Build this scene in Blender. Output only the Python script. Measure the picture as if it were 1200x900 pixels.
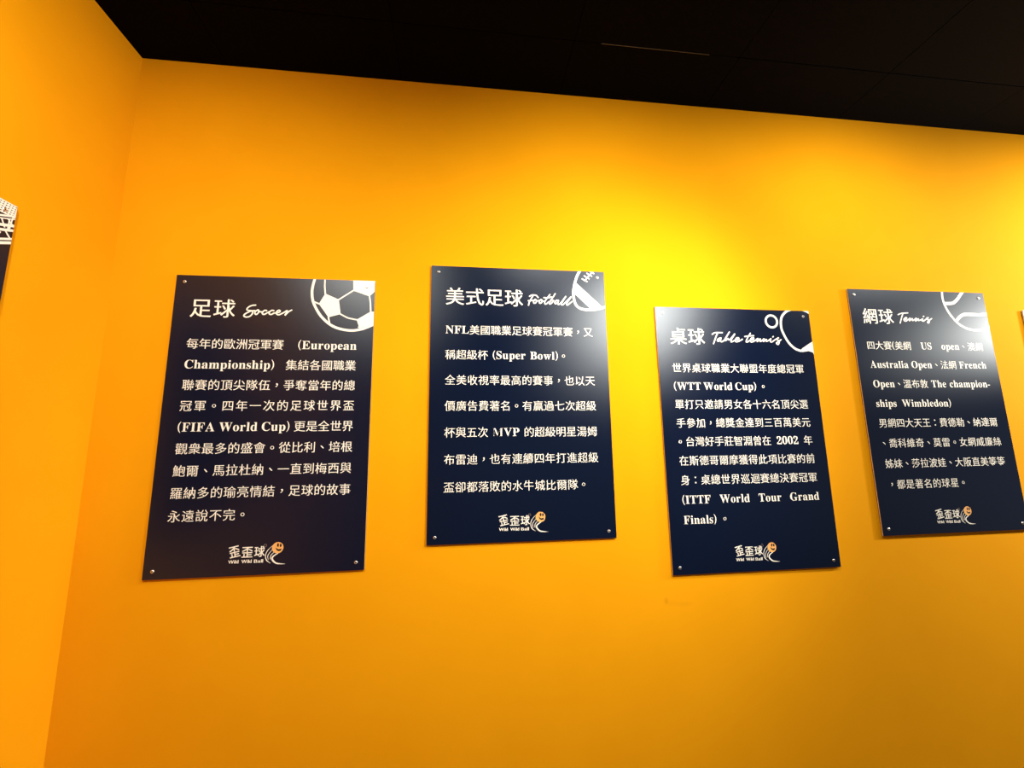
import bpy, bmesh, math, random
from mathutils import Vector, Matrix

# ------------------------------------------------------------------ scene
for o in list(bpy.data.objects):
    bpy.data.objects.remove(o)
SC = bpy.context.scene
COL = SC.collection
EYE = 1.50                                   # camera height above the floor
WALL_Y = 1.3358                              # the wall with the boards
LEFT_X = -1.0757                             # the wall at the left, square to it
CEIL_Z = EYE + 1.3130

# camera
cam = bpy.data.cameras.new('camera')
cam.sensor_width = 36.0
cam.lens = 481.82 / 1200 * 36
cam.clip_start = 0.01
co = bpy.data.objects.new('camera', cam)
COL.objects.link(co)
r_ = Vector((0.99307008, -0.11652541, -0.01528575))
u_ = Vector((-0.00270453, -0.15268983, 0.98827046))
f_ = Vector((0.1174926, 0.98138048, 0.15194685))
co.matrix_world = Matrix(((r_.x, u_.x, -f_.x, 0), (r_.y, u_.y, -f_.y, 0), (r_.z, u_.z, -f_.z, EYE), (0, 0, 0, 1)))
SC.camera = co

# colour management and exposure
SC.view_settings.view_transform = 'Standard'
SC.view_settings.look = 'None'
SC.view_settings.gamma = 1.0
SC.view_settings.use_curve_mapping = False
SC.view_settings.exposure = 0.0

# dim warm light of the rest of the hall
world = bpy.data.worlds.new('world')
SC.world = world
world.use_nodes = True
wb = world.node_tree.nodes['Background']
wb.inputs[0].default_value = (1.0, 0.93, 0.84, 1)
wb.inputs[1].default_value = 0.19


def spot(name, loc, aim, power, cone, blend, color=(1, 0.96, 0.88), radius=0.035):
    l = bpy.data.lights.new(name, 'SPOT')
    l.energy = power
    l.spot_size = math.radians(cone)
    l.spot_blend = blend
    l.color = color
    l.shadow_soft_size = radius
    o = bpy.data.objects.new(name, l)
    o.location = loc
    d = Vector(aim) - Vector(loc)
    o.rotation_euler = d.to_track_quat('-Z', 'Y').to_euler()
    COL.objects.link(o)
    return o


# ceiling track spots that light the boards, out of frame above
spot('track_spot', (1.06, 0.30, EYE + 0.82), (0.44, WALL_Y, EYE + 0.12), 130, 86, 1.0, radius=0.15)
spot('track_spot', (3.85, 0.88, EYE + 0.76), (2.30, WALL_Y, EYE + 0.20), 370, 90, 1.0, radius=0.08)
# unseen wide fill lamps, added to lift the wall around the spots
for x, pw in ((0.45, 38), (1.45, 54), (2.70, 70), (4.10, 240)):
    spot('wide_fill', (x, 0.60, EYE + 1.25), (x, WALL_Y, EYE - 0.80), pw, 175, 1.0, (1, 0.95, 0.85), 0.06)
spot('wide_fill', (-0.58, 0.05, EYE + 1.27), (LEFT_X, 0.86, EYE - 0.50), 108, 155, 1.0, (1, 0.95, 0.85), 0.06)  # wide lamp giving the glow on the left wall


# ------------------------------------------------------------------ materials
def new_mat(name, color, rough=0.5, metal=0.0, spec=0.5, tint=None):
    m = bpy.data.materials.new(name)
    m.use_nodes = True
    b = m.node_tree.nodes['Principled BSDF']
    b.inputs['Base Color'].default_value = (*color, 1)
    b.inputs['Roughness'].default_value = rough
    b.inputs['Metallic'].default_value = metal
    b.inputs['Specular IOR Level'].default_value = spec
    if tint:
        b.inputs['Specular Tint'].default_value = (*tint, 1)
    return m


def noise_bump(m, scale, strength, dist=0.001, detail=4):
    nt = m.node_tree
    b = nt.nodes['Principled BSDF']
    tc = nt.nodes.new('ShaderNodeTexCoord')
    n = nt.nodes.new('ShaderNodeTexNoise')
    n.inputs['Scale'].default_value = scale
    n.inputs['Detail'].default_value = detail
    bp = nt.nodes.new('ShaderNodeBump')
    bp.inputs['Strength'].default_value = strength
    bp.inputs['Distance'].default_value = dist
    nt.links.new(tc.outputs['Object'], n.inputs['Vector'])
    nt.links.new(n.outputs['Fac'], bp.inputs['Height'])
    nt.links.new(bp.outputs['Normal'], b.inputs['Normal'])
    return tc, n


def vary(m, c0, c1, scale):
    nt = m.node_tree
    b = nt.nodes['Principled BSDF']
    tc = nt.nodes.new('ShaderNodeTexCoord')
    n = nt.nodes.new('ShaderNodeTexNoise')
    n.inputs['Scale'].default_value = scale
    n.inputs['Detail'].default_value = 5
    cr = nt.nodes.new('ShaderNodeValToRGB')
    cr.color_ramp.elements[0].position = 0.35
    cr.color_ramp.elements[1].position = 0.65
    cr.color_ramp.elements[0].color = (*c0, 1)
    cr.color_ramp.elements[1].color = (*c1, 1)
    nt.links.new(tc.outputs['Object'], n.inputs['Vector'])
    nt.links.new(n.outputs['Fac'], cr.inputs['Fac'])
    nt.links.new(cr.outputs['Color'], b.inputs['Base Color'])
    return tc, cr


WALL_C = (0.78, 0.328, 0.004)
M_WALL = new_mat('yellow_paint', WALL_C, 0.9, spec=0.05, tint=(1.0, 0.6, 0.1))
noise_bump(M_WALL, 260, 0.10)
tcw, crw = vary(M_WALL, (0.78, 0.322, 0.004), (0.80, 0.334, 0.0045), 5)
# two faint scuffs on the paint below the table tennis board
nt = M_WALL.node_tree
prev = crw.outputs['Color']
for (sx, sz, rx, rz, amt) in ((0.645, EYE - 0.492, 0.009, 0.013, 0.20), (0.705, EYE - 0.505, 0.035, 0.010, 0.07),
                              (0.66, EYE - 0.500, 0.03, 0.012, 0.05)):
    mp = nt.nodes.new('ShaderNodeMapping')
    mp.vector_type = 'TEXTURE'
    mp.inputs['Location'].default_value = (sx, WALL_Y, sz)
    mp.inputs['Scale'].default_value = (rx, 0.01, rz)
    gr = nt.nodes.new('ShaderNodeTexGradient')
    gr.gradient_type = 'SPHERICAL'
    mu = nt.nodes.new('ShaderNodeMath')
    mu.operation = 'MULTIPLY'
    mu.inputs[1].default_value = amt * 1.6
    mu.use_clamp = True
    mx = nt.nodes.new('ShaderNodeMix')
    mx.data_type = 'RGBA'
    mx.inputs[7].default_value = (0.40, 0.10, 0.01, 1)
    nt.links.new(tcw.outputs['Object'], mp.inputs['Vector'])
    nt.links.new(mp.outputs['Vector'], gr.inputs['Vector'])
    nt.links.new(gr.outputs['Fac'], mu.inputs[0])
    nt.links.new(mu.outputs[0], mx.inputs[0])
    nt.links.new(prev, mx.inputs[6])
    prev = mx.outputs[2]
nt.links.new(prev, nt.nodes['Principled BSDF'].inputs['Base Color'])

M_CEIL = new_mat('black_ceiling_paint', (0.0013, 0.0010, 0.0008), 0.8, spec=0.04)
noise_bump(M_CEIL, 40, 0.2)
M_GROOVE = new_mat('black_joint', (0.0006, 0.0005, 0.0005), 0.9, spec=0.0)
M_GLINT = new_mat('grey_joint_glint', (0.10, 0.09, 0.08), 0.4, metal=0.6)  # grey that stands for a streak of light on a joint edge
M_FLOOR = new_mat('dark_carpet', (0.035, 0.030, 0.028), 0.95, spec=0.1)
vary(M_FLOOR, (0.025, 0.022, 0.02), (0.05, 0.043, 0.04), 60)
M_FACE = new_mat('satin_navy_black_print', (0.0014, 0.0048, 0.019), 0.5, spec=0.0)
noise_bump(M_FACE, 900, 0.06, 0.0003)
# satin lacquer over the print
nf = M_FACE.node_tree
gl = nf.nodes.new('ShaderNodeBsdfGlossy')
gl.distribution = 'BECKMANN'
gl.inputs['Roughness'].default_value = 0.37
gl.inputs['Color'].default_value = (0.90, 0.96, 1.0, 1)
fr = nf.nodes.new('ShaderNodeFresnel')
fr.inputs['IOR'].default_value = 1.49
mxs = nf.nodes.new('ShaderNodeMixShader')
nf.links.new(fr.outputs[0], mxs.inputs[0])
nf.links.new(nf.nodes['Principled BSDF'].outputs[0], mxs.inputs[1])
nf.links.new(gl.outputs[0], mxs.inputs[2])
nf.links.new(mxs.outputs[0], nf.nodes['Material Output'].inputs['Surface'])
M_BACK = new_mat('dark_board_core', (0.05, 0.018, 0.006), 0.7, spec=0.2)
M_ACRYL = new_mat('pale_board_edge', (0.85, 0.62, 0.36), 0.35)
M_WHITE = new_mat('cream_white_print', (0.88, 0.83, 0.72), 0.45, spec=0.4)
noise_bump(M_WHITE, 700, 0.04, 0.0003)
M_SCREW = new_mat('screw_steel', (0.72, 0.68, 0.64), 0.28, metal=0.9)
M_SLOT = new_mat('screw_recess', (0.05, 0.04, 0.035), 0.5, metal=0.6)
M_BALL = new_mat('orange_ball_print', (0.85, 0.42, 0.12), 0.45)
vary(M_BALL, (0.82, 0.36, 0.10), (0.90, 0.52, 0.17), 30)
M_INK = new_mat('black_print', (0.01, 0.008, 0.007), 0.45)
M_GREY = new_mat('grey_print', (0.22, 0.16, 0.13), 0.45)


# ------------------------------------------------------------------ helpers
def tag(o, label=None, cat=None, group=None, kind=None):
    if label: o['label'] = label
    if cat: o['category'] = cat
    if group: o['group'] = group
    if kind: o['kind'] = kind
    return o


def link(name, me, mat, parent=None):
    o = bpy.data.objects.new(name, me)
    if mat and not me.materials:
        me.materials.append(mat)
    COL.objects.link(o)
    if parent:
        o.parent = parent
    return o


def box_mesh(name, x0, x1, y0, y1, z0, z1, bevel=0.0):
    bm = bmesh.new()
    bmesh.ops.create_cube(bm, size=1)
    for v in bm.verts:
        v.co = Vector(((x0 + x1) / 2 + v.co.x * (x1 - x0), (y0 + y1) / 2 + v.co.y * (y1 - y0), (z0 + z1) / 2 + v.co.z * (z1 - z0)))
    if bevel:
        bmesh.ops.bevel(bm, geom=bm.edges[:], offset=bevel, segments=2, affect='EDGES')
    me = bpy.data.meshes.new(name)
    bm.to_mesh(me)
    bm.free()
    return me


# flat print: everything is drawn in board millimetres (u right, v up) and lies on the board face
class Print:
    def __init__(self):
        self.v = []
        self.f = []
        self.ink = 0.0

    def poly(self, pts, lift=0.0):
        n = len(self.v)
        self.v += [(p[0], p[1], lift) for p in pts]
        self.f.append(list(range(n, n + len(pts))))

    def add(self, verts, faces, ox, oy, sx, sy, lift=0.0, rot=0.0):
        n = len(self.v)
        c, s = math.cos(rot), math.sin(rot)
        for x, y in verts:
            x, y = x * sx, y * sy
            self.v.append((ox + c * x - s * y, oy + s * x + c * y, lift))
        self.f += [[i + n for i in f] for f in faces]

    def disc(self, x, y, rx, ry=None, n=20, lift=0.0):
        ry = ry or rx
        self.poly([(x + rx * math.cos(2 * math.pi * k / n), y + ry * math.sin(2 * math.pi * k / n)) for k in range(n)], lift)

    def stroke(self, pts, width, smooth=True, closed=False, sub=5, caps=True, lift=0.0):
        P = [(p[0], p[1], p[2] if len(p) > 2 else width) for p in pts]
        if smooth and len(P) > 2:
            Q = []
            n = len(P)
            rng = range(n) if closed else range(n - 1)
            for i in rng:
                g = (lambda k: P[k % n]) if closed else (lambda k: P[max(0, min(n - 1, k))])
                a, b, c, d = g(i - 1), g(i), g(i + 1), g(i + 2)
                for s in range(sub):
                    t = s / sub
                    Q.append(tuple(0.5 * (2 * b[j] + (c[j] - a[j]) * t + (2 * a[j] - 5 * b[j] + 4 * c[j] - d[j]) * t * t
                                          + (3 * b[j] - a[j] - 3 * c[j] + d[j]) * t ** 3) for j in range(3)))
            if not closed:
                Q.append(P[-1])
            P = Q
        n = len(P)
        L, R = [], []
        for i in range(n):
            a = P[(i - 1) % n] if closed or i > 0 else P[0]
            b = P[(i + 1) % n] if closed or i < n - 1 else P[-1]
            dx, dy = b[0] - a[0], b[1] - a[1]
            d = math.hypot(dx, dy) or 1
            w = P[i][2] / 2
            L.append((P[i][0] - dy / d * w, P[i][1] + dx / d * w))
            R.append((P[i][0] + dy / d * w, P[i][1] - dx / d * w))
        # ink laid over earlier ink lies a hair higher
        self.ink += 0.012
        lift += self.ink
        m = n if closed else n - 1
        for i in range(m):
            j = (i + 1) % n
            k = len(self.v)
            la, lb = lift + 0.03 * i / m, lift + 0.03 * (i + 1) / m
            self.v += [(R[i][0], R[i][1], la), (R[j][0], R[j][1], lb), (L[j][0], L[j][1], lb), (L[i][0], L[i][1], la)]
            self.f.append([k, k + 1, k + 2, k + 3])
        if caps and not closed:
            self.disc(P[0][0], P[0][1], P[0][2] / 2, n=10, lift=lift - 0.003)
            self.disc(P[-1][0], P[-1][1], P[-1][2] / 2, n=10, lift=lift + 0.033)

    def build(self, name, mat, parent, base=0.0, clip=False):
        """base: millimetres in front of the board face"""
        bm = bmesh.new()
        vs = [bm.verts.new((x / 1000, -(T_FACE + base + l) / 1000, y / 1000)) for x, y, l in self.v]
        for f in self.f:
            try:
                bm.faces.new([vs[i] for i in f])
            except ValueError:
                pass
        if clip:
            for co_, no in (((0.2995, 0, 0), (1, 0, 0)), ((-0.2995, 0, 0), (-1, 0, 0)), ((0, 0, 0.4495), (0, 0, 1)), ((0, 0, -0.4495), (0, 0, -1))):
                bmesh.ops.bisect_plane(bm, geom=bm.verts[:] + bm.edges[:] + bm.faces[:], plane_co=co_, plane_no=no, clear_outer=True)
        bmesh.ops.triangulate(bm, faces=[f for f in bm.faces if len(f.verts) > 4])
        for f in bm.faces:
            f.normal_update()
            if f.normal.y > 0:
                f.normal_flip()
        me = bpy.data.meshes.new(name)
        bm.to_mesh(me)
        bm.free()
        return link(name, me, mat, parent)


# lettering outlines come from the program's own built-in lettering
GLYPH = {}
THIN = set()                                 # letters set without extra weight


def glyph(ch, offset):
    """outline of one character; a few thinned outlines do not fill properly, those stay unthinned"""
    key = (ch, offset)
    if key not in GLYPH:
        g = outline(ch, offset)
        if offset:
            a0 = outline(ch, 0.0)
            if a0[3] and not 0.76 < g[3] / a0[3] < 1.25:
                g = a0
        GLYPH[key] = g[:3]
    return GLYPH[key]


def outline(ch, offset, res=3):
    c = bpy.data.curves.new('g', 'FONT')
    c.body = ch
    c.size = 1.0
    c.offset = offset
    c.resolution_u = res
    o = bpy.data.objects.new('g', c)
    COL.objects.link(o)
    dg = bpy.context.evaluated_depsgraph_get()
    me = bpy.data.meshes.new_from_object(o.evaluated_get(dg))
    verts = [(v.co.x, v.co.y) for v in me.vertices]
    faces = [list(p.vertices) for p in me.polygons]
    area = sum(p.area for p in me.polygons)
    bpy.data.meshes.remove(me)
    bpy.data.objects.remove(o)
    bpy.data.curves.remove(c)
    if verts:
        bb = (min(v[0] for v in verts), max(v[0] for v in verts), min(v[1] for v in verts), max(v[1] for v in verts))
    else:
        bb = (0, 0.25, 0, 0)
    return verts, faces, bb, area


def serif(ch):
    """the mathematical bold letters are upright seriffed ones"""
    k = ord(ch)
    if 65 <= k <= 90: return chr(0x1D400 + k - 65)
    if 97 <= k <= 122: return chr(0x1D41A + k - 97)
    if 48 <= k <= 57: return chr(0x1D7CE + k - 48)
    return ch


def is_cjk(ch):
    return ord(ch) > 0x2E00


# side bearings to the left and right of each seriffed letter, in em
def layout(s, em, cjk_off, lat_off, lat_scale):
    """list of (glyph, x, y, scale_x, scale_y, ink0, ink1); x from 0; returns gaps that may stretch"""
    items = []
    x = 0.0
    gaps = []
    for i, ch in enumerate(s):
        if ch == ' ':
            gaps.append((len(items), 'space'))
            x += 0.27 * em
            continue
        if is_cjk(ch):
            g = glyph(ch, cjk_off)
            bb = g[2]
            if ch in '，。、':                    # centred in the square, as in Taiwan
                w, h = bb[1] - bb[0], bb[3] - bb[2]
                gx = x + em * (0.5 - (bb[0] + bb[1]) / 2)
                gy = em * (-(bb[2] + bb[3]) / 2)
            elif ch == '：':
                gx = x + em * (0.5 - (bb[0] + bb[1]) / 2)
                gy = em * (-(bb[2] + bb[3]) / 2)
            else:
                gx = x
                gy = -em * CJK_MID
            items.append([g, gx, gy, em, em])
            if i and items and s[i - 1] != ' ':
                gaps.append((len(items) - 1, 'cjk'))
            x += em
        else:
            g = glyph(serif(ch), lat_off)
            THIN.add(id(g[0]))
            bb = g[2]
            e = em * lat_scale
            sb = 0.035 if ch not in '()' else 0.05
            if ch in '()':
                e2 = em
                gy = -em * 0.5 * (bb[2] + bb[3])
            else:
                e2 = e
                gy = -em * 0.36
            if ch == '-':
                sb = 0.03
            items.append([g, x + (sb - bb[0]) * e2 * LAT_W, gy, e2 * LAT_W, e2])
            x += (bb[1] - bb[0] + 2 * sb) * e2 * LAT_W
    return items, gaps


CJK_MID = 0.37
LAT_W = 0.99


def set_line(pr, s, x0, x1, y, em, cjk_off=-0.005, lat_off=-0.016, fat=0.009, lat_scale=1.09, fit=True):
    items, gaps = layout(s, em, cjk_off, lat_off, lat_scale)
    ink0 = min(it[1] + it[0][2][0] * it[3] for it in items)
    ink1 = max(it[1] + it[0][2][1] * it[3] for it in items)
    extra = (x1 - x0) - (ink1 - ink0) if fit else 0.0
    sp = [g for g in gaps if g[1] == 'space']
    use = sp if sp else gaps
    if sp and extra < 0:
        use = sp
    n = len(use) or 1
    shift = [0.0] * len(items)
    if sp and extra / n < -0.2 * em:
        # too long even with the word gaps closed: narrow everything a little
        k = (x1 - x0) / (ink1 - ink0)
        for it in items:
            it[1] = ink0 + (it[1] - ink0) * k
            it[3] *= k
    else:
        for (idx, _) in use:
            for j in range(idx, len(items)):
                shift[j] += extra / n
    for it, sh in zip(items, shift):
        (verts, faces, bb), gx, gy, ex, ey = it
        wf = fat if len(faces) and ex else 0
        if gx is not None and bb and verts and faces and id(verts) in THIN:
            wf = 0.0
        for k, dx in enumerate((-wf, 0, wf) if wf else (0,)):
            pr.add(verts, faces, x0 - ink0 + gx + sh + dx * em, y + gy, ex, ey, lift=0.02 * k)


# ------------------------------------------------------------------ what is printed (board millimetres)
TEXT = [
 dict(title='足球', title_y=343.5, lines=[
  ('每年的歐洲冠軍賽 (European', -250, 250, 230),
  ('Championship) 集結各國職業', -250, 250, 165.5),
  ('聯賽的頂尖隊伍，爭奪當年的總', -250, 250, 102),
  ('冠軍。四年一次的足球世界盃', -250, 250, 38.5),
  ('(FIFA World Cup) 更是全世界', -250, 250, -25),
  ('觀衆最多的盛會。從比利、培根', -250, 250, -88.5),
  ('鮑爾、馬拉杜納、一直到梅西與', -250, 250, -152.5),
  ('羅納多的瑜亮情結，足球的故事', -250, 250, -216),
  ('永遠說不完。', -250, -45.0, -280.5),
 ]),
 dict(title='美式足球', title_y=343.5, lines=[
  ('NFL美國職業足球賽冠軍賽，又', -250, 250, 228.5),
  ('稱超級杯 (Super Bowl)。', -250, 150.0, 144),
  ('全美收視率最高的賽事，也以天', -250, 250, 59.5),
  ('價廣告費著名。有贏過七次超級', -250, 250, -25),
  ('杯與五次 MVP 的超級明星湯姆', -250, 250, -110),
  ('布雷迪，也有連續四年打進超級', -250, 250, -195),
  ('盃卻都落敗的水牛城比爾隊。', -250, 203.0, -280),
 ]),
 dict(title='桌球', title_y=343.5, lines=[
  ('世界桌球職業大聯盟年度總冠軍', -250, 250, 230),
  ('(WTT World Cup) 。', -250, 90.0, 165.5),
  ('單打只邀請男女各十六名頂尖選', -250, 250, 102),
  ('手參加，總獎金達到三百萬美元', -250, 250, 38),
  ('。台灣好手莊智淵曾在 2002 年', -250, 250, -25),
  ('在斯德哥爾摩獲得此項比賽的前', -250, 250, -88.5),
  ('身：桌總世界巡迴賽總決賽冠軍', -250, 250, -152.5),
  ('(ITTF World Tour Grand', -250, 250, -216),
  ('Finals)。', -250, -100.0, -280.5),
 ]),
 dict(title='網球', title_y=343.5, lines=[
  ('四大賽(美網 US open、澳網', -250, 250, 230),
  ('Australia Open、法網 French', -250, 250, 157.5),
  ('Open、溫布敦 The champion-', -250, 250, 84.5),
  ('ships Wimbledon)', -250, 64.0, 12),
  ('男網四大天王：費德勒、納達爾', -250, 250, -60),
  ('、喬科維奇、莫雷。女網威廉絲', -250, 250, -132.5),
  ('姊妹、莎拉波娃、大阪直美等等', -250, 250, -205),
  ('，都是著名的球星。', -250, 62.0, -277.5),
 ]),
]
SCRIPT = [
 [[(-62.4, 357.3), (-71.9, 356.2), (-81.8, 351.0), (-87.1, 343.5), (-83.1, 339.6), (-73.5, 339.0), (-68.9, 335.9), (-70.5, 327.7), (-77.2, 320.2), (-86.5, 317.6), (-94.0, 320.6), (-92.3, 326.3), (-83.3, 333.0), (-72.0, 338.2), (-63.3, 339.3)], [(-55.4, 341.9), (-62.2, 335.2), (-61.7, 328.7), (-57.2, 327.2), (-51.8, 333.8), (-51.6, 340.4), (-55.4, 341.9), (-51.4, 337.9), (-45.3, 335.6), (-40.2, 336.2)], [(-28.7, 340.1), (-33.9, 340.8), (-40.1, 334.9), (-39.7, 329.2), (-34.4, 327.7), (-27.4, 332.0), (-20.3, 336.8)], [(-7.2, 340.7), (-13.2, 341.4), (-19.5, 335.5), (-19.8, 329.7), (-13.7, 327.8), (-6.6, 332.5)], [(-6.6, 332.5), (2.2, 333.5), (10.9, 337.0), (11.3, 341.2), (6.1, 341.8), (1.3, 336.0), (2.5, 329.5), (8.6, 327.2), (15.8, 330.6), (23.0, 334.9), (32.2, 341.7), (31.8, 336.8), (27.3, 326.0), (30.7, 330.2), (37.7, 338.5), (46.3, 343.7)]],
 [[(32.4, 351.8), (41.1, 356.5), (55.0, 356.1), (62.6, 348.3)], [(45.5, 355.8), (39.2, 344.9), (32.0, 332.2), (28.3, 319.6)], [(27.8, 335.6), (40.7, 336.9), (49.4, 337.2)], [(51.2, 341.7), (46.8, 336.2), (46.6, 328.2), (52.7, 328.4), (56.3, 334.7), (54.6, 340.0), (51.2, 341.7), (58.0, 336.5), (66.7, 337.7)], [(72.0, 341.4), (66.7, 336.8), (66.5, 328.8), (71.7, 328.9), (76.2, 335.3), (74.6, 340.6), (72.0, 341.4), (77.1, 337.1), (84.0, 335.5)], [(103.8, 360.3), (94.8, 348.4), (85.8, 335.6), (85.5, 325.8), (90.8, 326.8), (99.6, 334.2)], [(82.6, 348.9), (94.8, 348.4), (108.8, 351.5)], [(122.3, 363.6), (114.1, 350.8), (103.1, 334.3), (102.0, 326.2), (108.2, 329.1), (114.5, 336.5), (116.4, 340.1), (112.0, 338.2)], [(133.0, 340.6), (126.0, 340.4), (120.6, 333.1), (122.2, 327.7), (128.4, 331.5), (133.9, 339.7), (130.1, 328.9), (134.3, 325.4), (143.4, 333.7)], [(143.4, 333.7), (160.8, 356.8), (150.6, 341.1), (143.2, 328.4), (146.6, 324.0), (155.6, 331.4)], [(155.6, 331.4), (179.3, 355.5), (168.2, 339.9), (161.6, 328.0), (165.0, 324.5), (181.3, 337.6)]],
 [[(-91.1, 353.1), (-79.0, 359.5), (-52.1, 360.0)], [(-70.2, 358.4), (-79.5, 341.0), (-89.2, 318.8)], [(-59.1, 340.2), (-68.3, 337.6), (-74.2, 330.1), (-67.9, 329.0), (-59.3, 338.9), (-62.7, 330.3), (-57.9, 326.2), (-47.2, 331.8)], [(-47.2, 331.8), (-23.4, 364.3), (-39.6, 343.0), (-45.9, 331.8), (-40.7, 331.9), (-32.3, 339.5), (-31.5, 334.5), (-25.1, 334.7)], [(-25.1, 334.7), (-3.4, 357.3), (-18.4, 337.2), (-22.0, 326.8), (-14.1, 328.7), (-4.5, 333.8), (7.4, 336.5), (9.2, 341.5), (1.4, 341.3), (-4.5, 333.8), (-2.6, 327.2), (7.9, 329.1), (22.9, 336.8)], [(56.6, 359.8), (44.4, 343.4), (36.3, 328.3), (42.7, 328.0), (52.4, 333.6), (65.9, 337.5), (67.8, 342.6), (59.9, 342.4), (53.9, 334.9), (55.7, 327.5), (66.4, 330.1), (76.1, 335.3), (84.7, 341.6), (79.3, 328.6), (92.2, 339.3), (93.1, 335.6), (91.2, 329.8), (99.4, 333.2), (108.2, 340.8), (104.2, 329.5), (115.8, 338.5), (116.7, 334.7), (116.1, 330.3), (125.9, 334.9), (135.9, 341.3), (130.9, 332.5), (137.0, 328.9), (149.8, 336.6), (166.8, 345.7), (159.7, 341.8), (160.4, 336.8), (166.6, 333.1), (164.1, 323.1), (158.5, 320.5), (155.1, 325.4), (165.1, 331.9), (175.2, 338.3)], [(33.1, 346.9), (49.0, 349.6), (68.7, 350.8)], [(143.2, 347.7), (145.6, 349.5)]],
 [[(-98.8, 352.0), (-82.5, 357.8), (-54.9, 360.0)], [(-76.7, 357.2), (-84.5, 342.2), (-95.5, 318.8)], [(-75.1, 333.1), (-66.2, 335.7), (-62.7, 340.4), (-68.6, 341.0), (-76.5, 334.7), (-76.0, 328.5), (-69.4, 327.1), (-56.2, 334.3), (-48.3, 339.9), (-53.9, 328.2), (-40.2, 337.8), (-38.9, 335.5), (-40.8, 330.0), (-32.7, 332.5), (-20.9, 340.5), (-27.6, 327.9), (-12.9, 337.6), (-13.5, 334.4), (-14.2, 330.5), (-3.5, 333.1), (7.8, 338.0), (1.3, 330.9), (7.7, 328.7), (19.4, 335.9), (33.0, 344.0), (23.6, 339.9), (24.6, 336.0), (34.5, 333.9), (33.0, 326.1), (28.6, 321.3), (24.0, 324.3), (32.3, 331.5), (46.0, 339.6)], [(10.3, 346.7), (13.6, 348.8)]],
]
ART = {
 'soccer_ring': [(111.7, 453.5), (106.3, 430.0), (104.6, 402.7), (110.9, 370.3), (132.8, 330.6), (161.4, 301.8), (191.8, 286.4), (231.8, 280.3), (266.5, 286.6), (301.2, 302.1)],
 'soccer_lines': [[(142.4, 453.2), (142.4, 428.5), (145.7, 399.9)], [(187.2, 382.0), (232.8, 415.5)], [(194.5, 334.8), (220.0, 321.9), (247.3, 316.6)], [(111.9, 373.6), (128.4, 366.8)], [(159.1, 323.2), (163.9, 301.9)], [(283.8, 397.2), (287.8, 372.6), (289.6, 343.9)], [(253.8, 291.7), (261.4, 289.2)]],
 'soccer_fill': [[(145.6, 401.8), (188.4, 382.9), (196.2, 334.3), (159.1, 322.6), (127.6, 366.8)], [(230.6, 453.6), (302.3, 453.3), (302.3, 415.7), (283.8, 396.6), (232.3, 414.3)], [(289.5, 344.7), (304.8, 344.3), (306.3, 302.2), (256.4, 289.1), (246.5, 316.6)]],
 'foot_ring': [(215.0, 453.6), (201.8, 429.9), (192.6, 400.2), (187.5, 373.0), (188.2, 348.2), (194.0, 327.8), (205.6, 315.8), (223.6, 310.2), (250.0, 309.9), (274.7, 313.6), (303.8, 322.7)],
 'foot_fill': [[(192.6, 400.2), (200.9, 403.7), (289.3, 320.2), (274.6, 312.6), (246.1, 312.8), (189.4, 367.9)]],
 'foot_lace': [[(227.8, 414.1), (260.3, 450.1)], [(219.0, 422.6), (239.0, 411.3)], [(227.0, 434.0), (247.1, 422.1)], [(236.9, 443.9), (257.0, 432.0)], [(245.9, 452.7), (265.1, 441.8)]],
 'tt_ring': [(314.4, 432.9), (294.5, 446.5), (273.8, 453.6), (247.2, 456.7), (216.7, 449.5), (196.2, 435.0), (184.3, 414.4), (181.6, 381.6), (191.2, 351.8), (206.3, 324.7), (227.6, 305.2), (250.4, 296.9)],
 'tt_ball': [(145.0, 406.4), (123.0, 405.9), (147.8, 429.9), (166.7, 406.9), (142.2, 383.3)],
 'tt_fill': [[(248.1, 299.3), (257.2, 308.1), (309.6, 339.0), (314.9, 319.0), (310.0, 264.2), (303.7, 276.5), (295.2, 292.5), (279.8, 297.3), (263.4, 294.6), (252.6, 293.2)]],
 'ten_ring': [(114.2, 452.2), (111.3, 427.6), (113.9, 402.1), (125.2, 370.1), (142.6, 342.9), (163.5, 320.4), (193.2, 303.8), (222.7, 297.5), (253.6, 297.4), (281.3, 305.4), (305.5, 315.1)],
 'ten_seam': [[(114.0, 402.6), (134.4, 402.7), (155.5, 405.5), (176.6, 420.1), (193.3, 438.1), (208.3, 453.8)], [(154.1, 330.5), (168.8, 345.7), (189.3, 357.7), (207.9, 360.4), (241.4, 360.0), (267.2, 359.5), (302.4, 364.9)]],
 'logo_ball': [(53.4, -377.0), (69.1, -377.7)],
 'logo_eyes': [(53.9, -370.1), (61.4, -371.0)],
 'logo_mouth': [(48.6, -378.4), (55.7, -382.1), (63.5, -381.0), (61.8, -384.9), (55.9, -385.6), (50.9, -383.2)],
 'logo_tail': [[(38.4, -371.5, 1.5), (26.6, -383.8, 2.5), (21.7, -397.4, 3.5), (25.6, -411.2, 4), (36.9, -419.9, 0.8)], [(40.9, -380.5, 1.5), (31.9, -390.9, 2.5), (27.7, -399.6, 3), (29.7, -409.5, 2)], [(45.4, -388.5, 1.5), (36.3, -398.0, 3), (35.1, -407.7, 3)], [(54.5, -393.3, 4), (42.4, -401.2, 6.5), (41.0, -410.0, 8), (51.5, -419.8, 6.5), (65.3, -422.4, 4), (77.4, -423.0, 0.6)]],
 'logo_reg': [(14.9, -369.9)],
}

SCRIPT_W = 4.4

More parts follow.
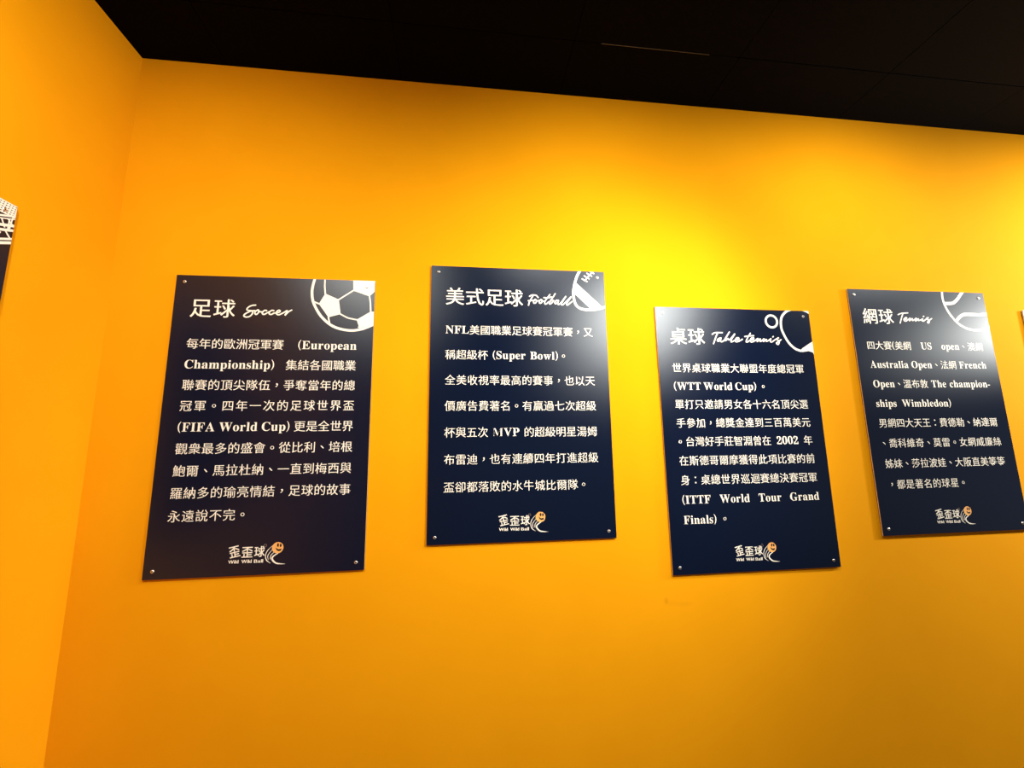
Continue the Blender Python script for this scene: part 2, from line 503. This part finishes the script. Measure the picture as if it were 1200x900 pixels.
# ------------------------------------------------------------------ the setting
XR, YF = 5.2, -3.6
w = link('wall_back', box_mesh('wall_back', LEFT_X - 0.1, XR, WALL_Y, WALL_Y + 0.12, 0, CEIL_Z + 0.0), M_WALL)
tag(w, 'bright yellow orange painted wall with the row of black boards', kind='structure')
w = link('wall_left', box_mesh('wall_left', LEFT_X - 0.12, LEFT_X, YF, WALL_Y, 0, CEIL_Z + 0.0), M_WALL)
tag(w, 'yellow orange painted wall at the left, meeting the board wall in a corner', kind='structure')
fl = link('floor', box_mesh('floor', LEFT_X - 0.12, XR, YF, WALL_Y + 0.12, -0.1, 0), M_FLOOR)
tag(fl, 'dark floor, below the picture', kind='structure')

# ceiling: black panels under a backing, joints recessed
ce = link('ceiling', box_mesh('ceiling', LEFT_X - 0.12, XR, YF, WALL_Y + 0.12, CEIL_Z + 0.012, CEIL_Z + 0.1), M_GROOVE)
tag(ce, 'matt black panelled ceiling', kind='structure')
PW = 0.5825
xs = [LEFT_X]
x = -0.2235 - PW
while x < XR - 0.2:
    if x > LEFT_X + 0.1:
        xs.append(x)
    x += PW
xs.append(XR)
ys = [WALL_Y, 1.1264]
while ys[-1] - 1.2 > YF + 0.3:
    ys.append(ys[-1] - 1.2)
ys.append(YF)
rnd = random.Random(4)
for j in range(len(ys) - 1):
    for i in range(len(xs) - 1):
        dz = rnd.uniform(0, 0.0012)
        gx0 = 0 if i == 0 else 0.0012
        gx1 = 0 if i == len(xs) - 2 else 0.0012
        gy1 = 0 if j == 0 else 0.0012
        me = box_mesh('ceiling_panel', xs[i] + gx0, xs[i + 1] - gx1, ys[j + 1] + 0.0012, ys[j] - gy1, CEIL_Z + dz, CEIL_Z + 0.0125)
        link('ceiling_panel', me, M_CEIL, ce)
st = link('joint_glint', box_mesh('joint_glint', 0.45, 0.83, 1.1258, 1.1270, CEIL_Z - 0.0012, CEIL_Z + 0.004), M_GLINT, ce)  # light on the joint edge, shaped as a thin grey bar
st['label'] = 'thin grey strip standing in for light glinting on a ceiling joint'

# ------------------------------------------------------------------ the boards
BW, BH = 600.0, 900.0
T_BACK, T_ACR, T_FACE = 2.2, 5.2, 6.0


def screw_mesh():
    bm = bmesh.new()
    prof = [(0.0, 0.7), (0.9, 0.75), (1.3, 1.5), (2.4, 1.9), (3.6, 1.7), (4.5, 1.1), (5.0, 0.0)]
    n = 16
    rings = []
    for r, h in prof:
        if r == 0:
            rings.append([bm.verts.new((0, -h / 1000, 0))])
        else:
            rings.append([bm.verts.new((r / 1000 * math.cos(2 * math.pi * k / n), -h / 1000, r / 1000 * math.sin(2 * math.pi * k / n))) for k in range(n)])
    for a, b in zip(rings, rings[1:]):
        for k in range(n):
            k2 = (k + 1) % n
            if len(a) == 1:
                bm.faces.new([a[0], b[k2], b[k]])
            else:
                bm.faces.new([a[k], a[k2], b[k2], b[k]])
    bmesh.ops.recalc_face_normals(bm, faces=bm.faces[:])
    for f in bm.faces:
        f.smooth = True
    me = bpy.data.meshes.new('screw')
    bm.to_mesh(me)
    bm.free()
    me.materials.append(M_SCREW)
    me.update()
    return me


SCREW = screw_mesh()
bmx = bmesh.new()
for a in (0, math.pi / 2):
    m = Matrix.Rotation(a, 4, 'Y') @ Matrix.Diagonal((0.0046, 0.0004, 0.0009, 1))
    bmesh.ops.create_cube(bmx, size=1, matrix=Matrix.Translation((0, -0.0018, 0)) @ m)
SLOT = bpy.data.meshes.new('cross_slot')
bmx.to_mesh(SLOT)
bmx.free()
SLOT.materials.append(M_SLOT)
ME_BACK = box_mesh('backing', -0.2992, 0.2992, -T_BACK / 1000, 0, -0.4492, 0.4492)
ME_ACR = box_mesh('pale_layer', -0.2998, 0.2998, -T_ACR / 1000, -T_BACK / 1000, -0.4498, 0.4498)
ME_FACE = box_mesh('printed_face', -0.3, 0.3, -T_FACE / 1000, -T_ACR / 1000, -0.45, 0.45, bevel=0.00025)


def base_board(name, loc, roll, label, group, rz=0.0):
    e = bpy.data.objects.new(name, None)
    e.empty_display_size = 0.1
    COL.objects.link(e)
    e.location = loc
    e.rotation_euler = (0, -roll, rz)
    tag(e, label, 'sign board', group)
    link('backing', ME_BACK, M_BACK, e)
    link('pale_layer', ME_ACR, M_ACRYL, e)
    link('printed_face', ME_FACE, M_FACE, e)
    k = 0
    for sx in (-1, 1):
        for sz in (-1, 1):
            s = link('screw', SCREW, None, e)
            s.location = (sx * 0.2752, -T_FACE / 1000, sz * 0.4283)
            s.rotation_euler = (0, 0.4 + 1.1 * k, 0)
            sl = link('cross_slot', SLOT, None, s)
            k += 1
    return e


def logo(e):
    p = Print()
    # three characters, each drawn heavy, the first one leaning
    for ch, cx, cy, w, h, rot in (('歪', -63.5, -384.0, 27.5, 30, 0.21), ('歪', -28.8, -386.5, 29, 28.5, 0.0), ('球', 4.6, -386.0, 28, 29.5, 0.02)):
        v, f, bb = glyph(ch, 0.0)
        sx, sy = w / (bb[1] - bb[0]), h / (bb[3] - bb[2])
        c, s = math.cos(rot), math.sin(rot)
        mx, my = (bb[0] + bb[1]) / 2 * sx, (bb[2] + bb[3]) / 2 * sy
        for k, dx in enumerate((-0.45, 0.45)):
            for k2, dy in enumerate((-0.25, 0.25)):
                p.add(v, f, cx - (c * mx - s * my) + dx, cy - (s * mx + c * my) + dy, sx, sy, lift=0.01 * (2 * k + k2), rot=rot)
    # the small line below
    for word, xa, xb, y0 in (('Wild', -78, -51, -416.0), ('Wild', -42.5, -15.5, -416.2), ('Ball', -8.6, 15.6, -416.6)):
        x = 0.0
        its = []
        for ch in word:
            v, f, bb = glyph(ch, 0.02)
            its.append((v, f, x - bb[0]))
            x += bb[1] - bb[0] + 0.09
        x -= 0.09
        kx = (xb - xa) / x
        for v, f, gx in its:
            for k, dx in enumerate((-0.4, 0.4)):
                p.add(v, f, xa + gx * kx + dx, y0, kx, 13.5, lift=0.01 * k)
    lg = p.build('logo_lettering', M_WHITE, e, 0.15)
    p = Print()
    p.stroke([(19 + 3.6 * math.cos(a * math.pi / 4), -370 + 3.6 * math.sin(a * math.pi / 4)) for a in range(8)], 1.2, closed=True)
    p.build('registered_mark', M_GREY, lg, 0.15)
    p = Print()
    for s in ART['logo_tail']:
        p.stroke([(q[0], q[1], q[2] * 0.62) for q in s], 3)
    p.build('logo_swoosh', M_WHITE, e, 0.15)
    p = Print()
    bx, by = 53.6, -377.3
    p.disc(bx, by, 15.8, n=32)
    ball = p.build('logo_ball', M_BALL, e, 0.2)
    p = Print()
    for ex, ey in ART['logo_eyes']:
        p.disc(ex, ey, 2.7, 5.0, n=14)
    p.build('eyes', M_INK, ball, 0.26)
    p = Print()
    mc = [sum(q[i] for q in ART['logo_mouth']) / 6 for i in (0, 1)]
    p.poly([(mc[0] + (q[0] - mc[0]) * 1.15, mc[1] + (q[1] - mc[1]) * 1.5) for q in ART['logo_mouth']])
    p.build('mouth', M_INK, ball, 0.26)


def board(idx, x, z, roll, label, group, draw):
    e = base_board('sign_board', (x, WALL_Y, EYE + z), roll, label, group)
    t = TEXT[idx]
    p = Print()
    n = len(t['title'])
    set_line(p, t['title'], -250, -250 + 65.4 * n - 2.5, t['title_y'], 65, cjk_off=0.0, fat=0.010)
    p.build('title', M_WHITE, e, 0.15)
    p = Print()
    for s in SCRIPT[idx]:
        p.stroke(s, SCRIPT_W, sub=4)
    p.build('handwritten_title', M_WHITE, e, 0.15)
    for (s, x0, x1, y) in t['lines']:
        p = Print()
        xx = -239 if s[0] in '，' else (-247 if s[0] in '。、' else x0)
        set_line(p, s, xx, x1, y, 35.3)
        p.build('text_line', M_WHITE, e, 0.15)
    p = Print()
    draw(p)
    p.build('paddle_drawing' if idx == 2 else 'ball_drawing', M_WHITE, e, 0.12, clip=True)
    if idx == 2:
        p = Print()
        draw_small_ball(p)
        p.build('ball_drawing', M_WHITE, e, 0.12)
    logo(e)
    return e


def draw_soccer(p):
    p.stroke(ART['soccer_ring'], 8.2, caps=False, sub=8)
    for s in ART['soccer_lines']:
        p.stroke(s, 4.6)
    for s in ART['soccer_fill']:
        p.poly(s, 0.30)


def draw_football(p):
    p.stroke(ART['foot_ring'], 9.0, caps=False, sub=8)
    for s in ART['foot_fill']:
        p.poly(s, 0.30)
    for s in ART['foot_lace']:
        p.stroke(s, 4.4, caps=False)


def draw_table_tennis(p):
    p.stroke(ART['tt_ring'], 8.4, caps=False, sub=8)
    for s in ART['tt_fill']:
        p.poly(s, 0.30)


def draw_small_ball(p):
    c = ART['tt_ball']
    cx, cy = c[0]
    rad = (abs(c[1][0] - cx) + abs(c[2][1] - cy) + abs(c[3][0] - cx) + abs(c[4][1] - cy)) / 4
    p.stroke([(cx + rad * math.cos(k * math.pi / 6), cy + rad * math.sin(k * math.pi / 6)) for k in range(12)], 7.6, closed=True)


def draw_tennis(p):
    p.stroke(ART['ten_ring'], 8.6, caps=False, sub=8)
    for s in ART['ten_seam']:
        p.stroke(s, 12.0, caps=False, sub=8)


G = 'black sport boards screwed to the yellow wall'
board(0, -0.58970, 0.09820, -0.00094, 'black board headed Soccer, a soccer ball drawn in its top corner', G, draw_soccer)
board(1, 0.19089, 0.15838, -0.00272, 'black board headed Football, a laced ball drawn in its top corner', G, draw_football)
board(2, 0.97195, 0.03407, -0.00235, 'black board headed Table tennis, paddle and ball drawn in its top corner', G, draw_table_tennis)
board(3, 1.74798, 0.12610, 0.00082, 'black board headed Tennis, a tennis ball outline drawn in its top corner', G, draw_tennis)

# fifth board: only its left edge is in the picture
e = base_board('sign_board', (2.5195, WALL_Y, EYE + 0.060), 0.0, 'board cut off by the right edge of the photo, beyond the Tennis board', G)

# board on the left wall: a net printed in its top right corner
e = base_board('sign_board', (LEFT_X, 1.0478 - 0.3, EYE + 0.1415), 0.0,
               'board on the left wall with a white net print, cut off by the left edge', G, rz=math.pi / 2)
p = Print()
U1, V1 = 300.0, 450.0
# fine mesh of the net near the top
for k in range(6):
    p.stroke([(180, 449 - k * 5.6 - 4), (300, 449 - k * 5.6)], 3.4, caps=False)
for k in range(16):
    p.stroke([(302 - k * 6.6, 451), (296 - k * 6.6, 418)], 3.4, caps=False)
# the cords below it
for a, b, w in (((240, 398), (300, 424), 4.5), ((240, 391), (300, 417), 2.6), ((284, 410), (300, 397), 3.0), ((288, 412), (288, 384), 3.6),
                ((294, 418), (291, 388), 3.0), ((272, 404), (281, 386), 3.4), ((230, 372), (300, 400), 6.5), ((230, 360), (300, 388), 6.0),
                ((287, 392), (291, 384), 2.0), ((284, 379), (297, 364), 3.6), ((274, 372), (266, 352), 3.6),
                ((230, 332), (300, 367), 5.0), ((230, 322), (300, 357.5), 6.5)):
    p.stroke([a, b], w, caps=False)
p.build('net_drawing', M_WHITE, e, 0.12, clip=True)
